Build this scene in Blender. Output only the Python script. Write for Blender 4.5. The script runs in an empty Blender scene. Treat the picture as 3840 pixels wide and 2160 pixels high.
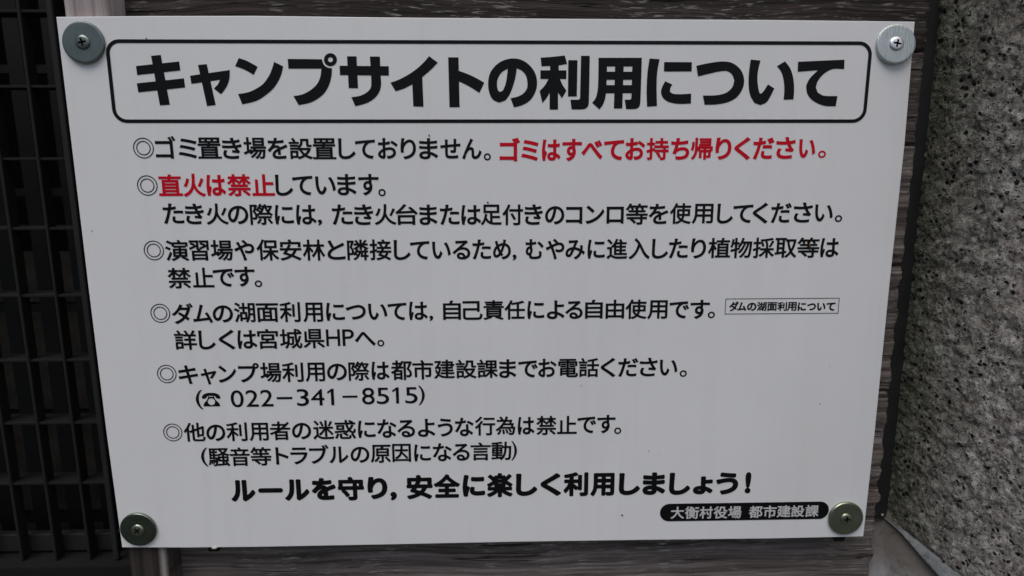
import bpy, bmesh, math, random
import numpy as np
from mathutils import Vector, Matrix, Euler, noise
from mathutils.geometry import delaunay_2d_cdt, interpolate_bezier
random.seed(7)
S = bpy.context.scene
COL = S.collection
R = math.radians
UP = 1.0                      # the sign's centre hangs one metre above the ground

# ------------------------------------------------------------------ camera, sky, sun
cam_d = bpy.data.cameras.new('camera'); cam = bpy.data.objects.new('camera', cam_d); COL.objects.link(cam)
cam.location = (-0.0010, -0.5113, UP + 0.1086)
cam.rotation_euler = (R(78.976), R(0.076), R(-1.549))
cam_d.sensor_fit = 'HORIZONTAL'; cam_d.sensor_width = 36.0; cam_d.lens = 36.0 * 2600 / 3840
cam_d.clip_start = 0.01; cam_d.clip_end = 400
cam_d.dof.use_dof = True; cam_d.dof.focus_distance = 0.512; cam_d.dof.aperture_fstop = 8.0
S.camera = cam
SUN_EL, SUN_AZ = 60.0, -36.0   # azimuth: degrees left of the sign's normal, seen from the sign
w = bpy.data.worlds.new('World'); S.world = w; w.use_nodes = True
nt = w.node_tree; nt.nodes.clear()
sky = nt.nodes.new('ShaderNodeTexSky'); sky.sky_type = 'NISHITA'; sky.sun_disc = False
sky.sun_elevation = R(SUN_EL); sky.sun_rotation = R(180 + SUN_AZ)
sky.air_density = 1.0; sky.dust_density = 3.0; sky.ozone_density = 1.0
bg = nt.nodes.new('ShaderNodeBackground'); bg.inputs[1].default_value = 0.07
wo = nt.nodes.new('ShaderNodeOutputWorld')
nt.links.new(sky.outputs[0], bg.inputs[0]); nt.links.new(bg.outputs[0], wo.inputs[0])
ld = bpy.data.lights.new('sun', 'SUN'); ld.energy = 1.4; ld.angle = R(38); ld.color = (1, 0.965, 0.93)
sun = bpy.data.objects.new('sun', ld); COL.objects.link(sun)
sd = Vector((-math.sin(R(-SUN_AZ)) * math.cos(R(SUN_EL)), -math.cos(R(SUN_AZ)) * math.cos(R(SUN_EL)), math.sin(R(SUN_EL))))
sun.rotation_euler = sd.to_track_quat('Z', 'Y').to_euler(); sun.location = (0, -3, 5)
S.view_settings.view_transform = 'Standard'; S.view_settings.look = 'None'
S.view_settings.exposure = 0.22; S.view_settings.gamma = 1

# ------------------------------------------------------------------ helpers
def link(o, parent=None):
    COL.objects.link(o)
    if parent: o.parent = parent
    return o
def tag(o, label=None, cat=None, group=None, kind=None):
    if label: o['label'] = label
    if cat: o['category'] = cat
    if group: o['group'] = group
    if kind: o['kind'] = kind
    return o
def thing(name, label, cat, loc=(0, 0, 0), group=None):
    o = bpy.data.objects.new(name, None); o.empty_display_size = 0.02
    o.location = (loc[0], loc[1], loc[2] + UP); link(o)
    return tag(o, label, cat, group)
def mesh(name, vs, fs, mat, parent=None, smooth=False, off=None):
    """vs in sign coordinates (metres); the object's origin is its parent's"""
    base = Vector((parent.location.x, parent.location.y, parent.location.z - UP)) if parent else Vector((0, 0, 0))
    if off is not None: base = Vector(off)
    me = bpy.data.meshes.new(name)
    me.from_pydata([(v[0] - base[0], v[1] - base[1], v[2] - base[2]) for v in vs], [], fs)
    me.validate(); me.update()
    if smooth: me.polygons.foreach_set('use_smooth', [True] * len(me.polygons))
    if mat: me.materials.append(mat)
    o = bpy.data.objects.new(name, me); link(o, parent)
    if not parent: o.location = (base[0], base[1], base[2] + UP)
    return o
def box(x0, x1, y0, y1, z0, z1):
    v = [(x0, y0, z0), (x1, y0, z0), (x1, y1, z0), (x0, y1, z0), (x0, y0, z1), (x1, y0, z1), (x1, y1, z1), (x0, y1, z1)]
    return v, [(3, 2, 1, 0), (4, 5, 6, 7), (0, 1, 5, 4), (1, 2, 6, 5), (2, 3, 7, 6), (3, 0, 4, 7)]
def bevel_obj(o, wd, seg=2):
    bm = bmesh.new(); bm.from_mesh(o.data)
    bmesh.ops.bevel(bm, geom=bm.edges[:], offset=wd, segments=seg, affect='EDGES', profile=0.5)
    bm.to_mesh(o.data); bm.free(); return o

# ------------------------------------------------------------------ materials
class NT:
    def __init__(s, name):
        s.m = bpy.data.materials.new(name); s.m.use_nodes = True; s.t = s.m.node_tree; s.t.nodes.clear()
        s.out = s.t.nodes.new('ShaderNodeOutputMaterial'); s.b = s.t.nodes.new('ShaderNodeBsdfPrincipled')
        s.t.links.new(s.b.outputs[0], s.out.inputs[0])
        s.co = s.t.nodes.new('ShaderNodeTexCoord').outputs['Object']
    def set(s, **k):
        for a, v in k.items():
            i = s.b.inputs[{'rough': 'Roughness', 'metal': 'Metallic', 'spec': 'Specular IOR Level', 'color': 'Base Color', 'aniso': 'Anisotropic'}[a]]
            if hasattr(v, 'is_linked'): s.t.links.new(v, i)
            else: i.default_value = (*v, 1) if isinstance(v, tuple) else v
        return s
    def map(s, scale=(1, 1, 1), loc=(0, 0, 0), rot=(0, 0, 0), src=None):
        n = s.t.nodes.new('ShaderNodeMapping'); n.inputs['Scale'].default_value = scale
        n.inputs['Location'].default_value = loc; n.inputs['Rotation'].default_value = rot
        s.t.links.new(src or s.co, n.inputs[0]); return n.outputs[0]
    def noise(s, vec, scale, detail=4, rough=.55, dist=0, out=0):
        n = s.t.nodes.new('ShaderNodeTexNoise'); s.t.links.new(vec, n.inputs['Vector'])
        n.inputs['Scale'].default_value = scale; n.inputs['Detail'].default_value = detail
        n.inputs['Roughness'].default_value = rough; n.inputs['Distortion'].default_value = dist
        return n.outputs[out]
    def vor(s, vec, scale, feat='F1', out=0, rnd=1):
        n = s.t.nodes.new('ShaderNodeTexVoronoi'); n.feature = feat; s.t.links.new(vec, n.inputs['Vector'])
        n.inputs['Scale'].default_value = scale; n.inputs['Randomness'].default_value = rnd; return n.outputs[out]
    def ramp(s, fac, *st):
        n = s.t.nodes.new('ShaderNodeValToRGB'); s.t.links.new(fac, n.inputs[0]); e = n.color_ramp.elements
        while len(e) < len(st): e.new(0.5)
        for i, (p, c) in enumerate(st):
            e[i].position = p; e[i].color = (*c, 1) if isinstance(c, tuple) else (c, c, c, 1)
        return n.outputs[0]
    def mix(s, a, b, fac, mode='MIX'):
        n = s.t.nodes.new('ShaderNodeMix'); n.data_type = 'RGBA'; n.blend_type = mode
        for v, i in ((fac, n.inputs[0]), (a, n.inputs[6]), (b, n.inputs[7])):
            if hasattr(v, 'is_linked'): s.t.links.new(v, i)
            elif isinstance(v, tuple): i.default_value = (*v, 1)
            else: i.default_value = v if i == n.inputs[0] else (v, v, v, 1)
        return n.outputs[2]
    def math(s, op, a, b=0.0):
        n = s.t.nodes.new('ShaderNodeMath'); n.operation = op
        for v, i in ((a, n.inputs[0]), (b, n.inputs[1])):
            if hasattr(v, 'is_linked'): s.t.links.new(v, i)
            else: i.default_value = v
        return n.outputs[0]
    def sep(s, vec, k):
        n = s.t.nodes.new('ShaderNodeSeparateXYZ'); s.t.links.new(vec, n.inputs[0]); return n.outputs[k]
    def bump(s, h, dist=.001, strength=1):
        n = s.t.nodes.new('ShaderNodeBump'); n.inputs['Distance'].default_value = dist; n.inputs['Strength'].default_value = strength
        s.t.links.new(h, n.inputs['Height']); s.t.links.new(n.outputs[0], s.b.inputs['Normal']); return s

def m_panel():
    n = NT('white_sign_sheet')
    a = n.noise(n.co, 7, 3); g = n.noise(n.co, 60, 5)
    c = n.mix((.845, .845, .85), (.80, .80, .805), n.ramp(a, (.35, 0.0), (.7, 1.0)))
    sp = n.vor(n.co, 55, out=0); dot = n.ramp(sp, (.028, 1.0), (.05, 0.0))       # few fly specks
    sel = n.ramp(n.noise(n.map(loc=(3, 1, 2)), 9, 2), (.62, 0.0), (.66, 1.0))
    c = n.mix(c, (.42, .40, .38), n.math('MULTIPLY', dot, sel))
    st = n.noise(n.map((38, 38, 1.6), loc=(1, 0, 2)), 1.6, 4, .6)
    c = n.mix(c, (.66, .65, .62), n.math('MULTIPLY', n.ramp(st, (.5, 0.0), (.72, 1.0)), .16))                # faint rain streaks
    return n.set(color=c, rough=n.ramp(g, (.3, .27), (.7, .36)), spec=.5).bump(a, .0012, .25).m
def m_ink(name, col):
    n = NT(name); return n.set(color=col, rough=.42, spec=.22).m
def m_wood(name, dark, mid, light, axis='x', amt=1.0, dep=.0011, seed=0, pale=.45):
    n = NT(name)
    sc = (2.2, 85, 85) if axis == 'x' else (85, 85, 2.2)
    sf = (9, 330, 330) if axis == 'x' else (330, 330, 9)
    warp = n.noise(n.map((2, 6, 6) if axis == 'x' else (6, 6, 2), loc=(seed, 0, seed)), 2.2, 3)
    addn = n.t.nodes.new('ShaderNodeVectorMath'); addn.operation = 'MULTIPLY_ADD'
    cmb = n.t.nodes.new('ShaderNodeCombineXYZ')
    k = n.math('MULTIPLY', warp, .024)
    n.t.links.new(k, cmb.inputs[2 if axis == 'x' else 0])
    n.t.links.new(cmb.outputs[0], addn.inputs[0]); addn.inputs[1].default_value = (1, 1, 1); n.t.links.new(n.co, addn.inputs[2])
    wv = addn.outputs[0]
    rings = n.noise(n.map(sc, loc=(seed, 2, seed * 2), src=wv), 2.2, 5, .6)
    fib = n.noise(n.map(sf, loc=(seed * 3, 0, seed), src=wv), 1.6, 4, .7)
    # cells cut the fibres into short broken dashes
    dash = n.noise(n.map((60, 620, 620) if axis == 'x' else (620, 620, 60), src=wv), 1.0, 3, .65)
    big = n.noise(n.map(loc=(seed, 5, 1)), 9, 3, .6)
    c = n.ramp(rings, (.28, dark), (.52, mid), (.78, light))
    c = n.mix(c, dark, n.math('MULTIPLY', n.ramp(fib, (.3, 1.0), (.52, 0.0)), .8))
    sl = n.math('MULTIPLY', n.ramp(dash, (.56, 0.0), (.66, 1.0)), n.ramp(big, (.42, 0.0), (.62, 1.0)))
    c = n.mix(c, (pale, pale * .95, pale * .9), n.math('MULTIPLY', sl, .8))
    ck = n.noise(n.map((2.2, 75, 75) if axis == 'x' else (75, 75, 2.2), loc=(seed, 11, seed), src=wv), 1.3, 2, .5)
    ck = n.ramp(n.math('ABSOLUTE', n.math('SUBTRACT', ck, .5)), (.0, 1.0), (.012, 0.0))
    ck = n.math('MULTIPLY', ck, n.ramp(n.noise(n.map(loc=(seed, 8, 2)), 14, 2), (.45, 0.0), (.55, 1.0)))
    c = n.mix(c, (.004, .0035, .003), n.math('MULTIPLY', ck, .85))
    h = n.math('ADD', n.math('MULTIPLY', ck, -.9), n.math('MULTIPLY', rings, .7)); h = n.math('ADD', h, n.math('ADD', n.math('MULTIPLY', fib, .7), n.math('MULTIPLY', dash, .35)))
    return n.set(color=c, rough=.82, spec=.25).bump(h, dep, 1).m
def m_stone():
    n = NT('rough_speckled_stone')
    lo = n.noise(n.co, 13, 3, .6); md = n.noise(n.co, 115, 6, .72, .2); fi = n.noise(n.map(loc=(3, 3, 3)), 300, 5, .75)
    gr = n.vor(n.mix(n.co, n.noise(n.co, 200, 2, out=1), .012), 330, out=1)            # mineral grains
    mix_ = n.math('ADD', n.math('MULTIPLY', md, .55), n.math('MULTIPLY', fi, .45))
    base = n.ramp(mix_, (.385, (.035, .032, .028)), (.455, (.25, .225, .20)), (.52, (.52, .47, .43)), (.60, (.92, .86, .80)))
    base = n.mix(base, n.ramp(n.sep(gr, 0), (.12, (.06, .057, .05)), (.5, (.48, .44, .39)), (1, (.92, .87, .80))), .36)
    base = n.mix(base, (.44, .33, .30), n.math('MULTIPLY', n.ramp(lo, (.52, 0.0), (.68, 1.0)), .35))   # rosy feldspar patches
    pale = n.ramp(n.noise(n.map(loc=(4, 2, 7)), 82, 3, .55), (.585, 0.0), (.66, 1.0))
    base = n.mix(base, (.88, .85, .80), n.math('MULTIPLY', pale, .85))
    wv = n.mix(n.co, n.noise(n.co, 90, 3, out=1), .006)
    v = n.vor(wv, 165, out=0)
    pick = n.ramp(n.noise(n.map(loc=(9, 3, 1)), 70, 3, .6), (.47, 0.0), (.54, 1.0))
    hole = n.math('MULTIPLY', n.ramp(v, (.22, 1.0), (.32, 0.0)), pick)
    v2 = n.vor(n.map(loc=(5, 5, 5), src=wv), 330, out=0)
    h2 = n.math('MULTIPLY', n.ramp(v2, (.12, 1.0), (.24, 0.0)), n.ramp(n.noise(n.map(loc=(2, 9, 6)), 60, 3, .6), (.42, 0.0), (.5, 1.0)))
    hole = n.math('MAXIMUM', hole, h2)
    base = n.mix(base, (.010, .009, .008), hole)
    corner_shade = n.ramp(n.math('ADD', n.sep(n.co, 1), n.math('MULTIPLY', lo, .05)), (.05, 0.0), (.115, 1.0))
    base = n.mix(base, n.mix(base, (.34, .37, .30), 1.0, 'MULTIPLY'), corner_shade)   # corner shade near the joint painted in, green-black
    h = n.math('SUBTRACT', n.math('ADD', n.math('MULTIPLY', md, 1.0), n.math('MULTIPLY', fi, .8)), n.math('MULTIPLY', hole, .7))
    return n.set(color=base, rough=.8, spec=.3).bump(h, .0078, 1).m
def m_concrete(name, a, b, stain=None):
    n = NT(name)
    lo = n.noise(n.map(loc=(2, 2, 2)), 26, 4, .6); f = n.noise(n.co, 220, 4, .65)
    c = n.mix(n.ramp(lo, (.3, a), (.7, b)), n.ramp(f, (.35, .05), (.7, .35)), .25)
    if stain:
        f_ = n.math('ADD', n.sep(n.co, 2), n.math('ADD', n.math('MULTIPLY', n.noise(n.map(loc=(7, 1, 4)), 40, 4, .6), .05), n.math('MULTIPLY', n.sep(n.co, 0), .25)))
        c = n.mix(c, stain, n.math('MULTIPLY', n.ramp(n.math('SUBTRACT', f_, 0.0), (.070, 0.0), (.100, 1.0)), .75))
    v = n.ramp(n.vor(n.co, 150, out=0), (.07, 1.0), (.12, 0.0))
    pk = n.ramp(n.noise(n.map(loc=(1, 8, 1)), 50, 2), (.56, 0.0), (.6, 1.0))
    c = n.mix(c, .012, n.math('MULTIPLY', v, pk)); c = n.mix(c, (.05, .045, .04), n.ramp(n.noise(n.map(loc=(6, 6, 2)), 95, 5, .7), (.56, 0.0), (.72, .8)))
    return n.set(color=c, rough=.78, spec=.35).bump(n.math('ADD', lo, n.math('MULTIPLY', f, .25)), .0025, .8).m
def m_metal(name, col, rough, brushed=0.0, spots=.3):
    n = NT(name)
    g = n.noise(n.map((1, 1, 1)), 160, 4, .6); s2 = n.noise(n.co, 55, 3, .6)
    c = n.mix(col, tuple(x * .55 for x in col), n.math('MULTIPLY', n.ramp(s2, (.42, 0.0), (.7, 1.0)), spots))
    st = n.noise(n.map((900, 60, 60), rot=(0, R(52), 0)), 1.4, 3, .6)
    h = n.math('ADD', n.math('MULTIPLY', g, .4), n.math('MULTIPLY', st, brushed * 2))
    return n.set(color=c, metal=1.0, rough=n.ramp(g, (.3, rough - .05), (.7, rough + .08))).bump(h, .00012, .8).m
def m_paint(name, col, rough=.5, var=.4):
    n = NT(name); a = n.noise(n.co, 30, 4, .6)
    return n.set(color=n.mix(col, tuple(x * (1 - var) for x in col), n.ramp(a, (.35, 0.0), (.7, 1.0))), rough=rough, spec=.4).bump(a, .001, .4).m

M = dict(panel=m_panel(), black=m_ink('black_print', (.0045, .0045, .005)), red=m_ink('red_print', (.60, .0025, .018)),
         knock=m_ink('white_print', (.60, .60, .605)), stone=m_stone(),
         mortar=m_concrete('smooth_grey_mortar', (.13, .14, .14), (.22, .235, .24)),
         concrete=m_concrete('stained_concrete', (.24, .23, .235), (.38, .37, .385), (.15, .12, .088)),
         filler=m_paint('dark_joint_filler', (.021, .021, .021), .6),
         steel=m_paint('grey_painted_steel', (.0095, .0095, .0085), .75), grille=m_paint('black_brown_grille_paint', (.0045, .0042, .0035), .85),
         stile=m_paint('worn_grey_frame_paint', (.016, .0158, .016), .75),
         slat=m_paint('dark_inner_slats', (.006, .006, .0055), .7), inner=m_paint('dim_inner_board', (.095, .085, .066), .8, .55),
         recess=m_paint('screw_recess_shade', (.012, .012, .012), .6), void=m_paint('shade_black_recess', (.004, .004, .004), .9), soil=m_paint('reflection_dark_gravel', (.075, .078, .068), .9),
         sill=m_paint('dark_sill_wood', (.0045, .0038, .003), .95))  # very dark brown throughout

# ------------------------------------------------------------------ flat print geometry
def area(p): return .5 * sum(p[i][0] * p[(i + 1) % len(p)][1] - p[(i + 1) % len(p)][0] * p[i][1] for i in range(len(p)))
def clean(p, e=1e-3):
    q = []
    for a in p:
        if not q or math.hypot(a[0] - q[-1][0], a[1] - q[-1][1]) > e: q.append(a)
    while len(q) > 1 and math.hypot(q[0][0] - q[-1][0], q[0][1] - q[-1][1]) < e: q.pop()
    return q
_cache = {}
def outline(ch):
    if ch in _cache: return _cache[ch]
    cu = bpy.data.curves.new('t', 'FONT'); cu.body = ch; cu.size = 1
    o = bpy.data.objects.new('t', cu); COL.objects.link(o)
    c = o.to_curve(bpy.context.evaluated_depsgraph_get())
    res = []
    for sp in c.splines:
        b = sp.bezier_points; n = len(b); p = []
        for i in range(n):
            A, B = b[i], b[(i + 1) % n]
            a, h1, h2, d = A.co, A.handle_right, B.handle_left, B.co
            L = (d - a).length
            if L < 1e-6: continue
            dev = max(abs((h - a).cross((d - a) / L).z) for h in (h1, h2))
            k = 1 if dev < .004 else (3 if dev < .03 else 6)
            for q in interpolate_bezier(a, h1, h2, d, k + 1)[:-1]: p.append((q.x, q.y))
        p = clean(p, 2e-4)
        if len(p) > 2: res.append(p)
    o.to_curve_clear(); bpy.data.objects.remove(o); bpy.data.curves.remove(cu)
    if res:
        big = max(res, key=lambda p: abs(area(p)))
        if area(big) < 0: res = [p[::-1] for p in res]
    _cache[ch] = res
    return res
def offset(p, r, rnd):
    out = []; n = len(p)
    for i in range(n):
        a, b, c = p[i - 1], p[i], p[(i + 1) % n]
        d1 = (b[0] - a[0], b[1] - a[1]); d2 = (c[0] - b[0], c[1] - b[1])
        l1 = math.hypot(*d1) or 1e-9; l2 = math.hypot(*d2) or 1e-9
        n1 = (d1[1] / l1, -d1[0] / l1); n2 = (d2[1] / l2, -d2[0] / l2)
        cr = (d1[0] * d2[1] - d1[1] * d2[0]) / (l1 * l2); dt = n1[0] * n2[0] + n1[1] * n2[1]
        if cr > .35 and rnd:                       # convex corner, round join
            a1 = math.atan2(n1[1], n1[0]); da = math.atan2(cr, dt); k = max(2, int(da / .5))
            for j in range(k + 1):
                t = a1 + da * j / k; out.append((b[0] + r * math.cos(t), b[1] + r * math.sin(t)))
        else:
            den = 1 + dt
            if den < .35:
                out.append((b[0] + r * n1[0], b[1] + r * n1[1])); out.append((b[0] + r * n2[0], b[1] + r * n2[1]))
            else:
                out.append((b[0] + r * (n1[0] + n2[0]) / den, b[1] + r * (n1[1] + n2[1]) / den))
    return clean(out, 2e-3)
def wind(pts, polys):
    w_ = np.zeros(len(pts), int)
    for p in polys:
        q = np.array(p); q2 = np.roll(q, -1, 0)
        y = pts[:, 1][:, None]; x = pts[:, 0][:, None]
        up = (q[:, 1] <= y) & (q2[:, 1] > y); dn = (q[:, 1] > y) & (q2[:, 1] <= y)
        side = (q2[:, 0] - q[:, 0]) * (y - q[:, 1]) - (x - q[:, 0]) * (q2[:, 1] - q[:, 1])
        w_ += (up & (side > 0)).sum(1) - (dn & (side < 0)).sum(1)
    return w_
def dist(pts, polys):
    d = np.full(len(pts), 1e9)
    for p in polys:
        q = np.array(p); e = np.roll(q, -1, 0) - q; L = (e ** 2).sum(1) + 1e-12
        v = pts[:, None, :] - q[None]; t = np.clip((v * e).sum(2) / L, 0, 1)
        d = np.minimum(d, np.sqrt(((v - t[..., None] * e) ** 2).sum(2)).min(1))
    return d
def fill(polys, keep):
    vs = []; es = []
    for p in polys:
        k = len(vs); vs += [Vector(a) for a in p]; es += [(k + i, k + (i + 1) % len(p)) for i in range(len(p))]
    V, _, F, _, _, _ = delaunay_2d_cdt(vs, es, [], 0, 1e-4, False)
    if not F: return [], []
    V = np.array([(a.x, a.y) for a in V]); F = np.array([f for f in F if len(f) == 3])
    F = F[keep(V[F].mean(1))]
    return V, F
class Print:
    def __init__(s): s.v = []; s.f = []
    def add(s, V, F):
        k = len(s.v); s.v += [(a[0], a[1]) for a in V]; s.f += [tuple(int(i) + k for i in f) for f in F]
    def poly(s, *rings):
        rings = [clean(r_, .01) for r_ in rings]
        s.add(*fill(rings, lambda c: wind(c, [rings[0]]) != 0 if len(rings) == 1 else (wind(c, [rings[0]]) != 0) & (sum((wind(c, [h]) != 0).astype(int) for h in rings[1:]) == 0)))
    def glyph(s, ch, x0, x1, zc, em, r, rnd=False, box_=None):
        C = outline(ch)
        if not C: return
        a = np.array([q for p in C for q in p]); mn, mx = a.min(0), a.max(0)
        sx = (x1 - x0 - 2 * r) / (mx[0] - mn[0])
        if box_:
            sz = max(.2, box_[1] - box_[0] - 2 * r) / (mx[1] - mn[1]); oz = box_[0] + r - mn[1] * sz
        else:
            sz = em; oz = zc - .378 * em
        P = [[((q[0] - mn[0]) * sx + x0 + r, q[1] * sz + oz) for q in p] for p in C]
        if r > 0:
            O = [offset(p, r, rnd) for p in P]; O = [o for o in O if len(o) > 2]
            f = lambda c: (wind(c, O) != 0) & ((wind(c, P) != 0) | (dist(c, P) < 1.45 * r))
            s.add(*fill(O, f))
        else: s.add(*fill(P, lambda c: wind(c, P) != 0))
    def build(s, name, mat, parent, y):
        return mesh(name, [(a[0] / 1000, y, a[1] / 1000) for a in s.v], s.f, mat, parent)

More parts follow.
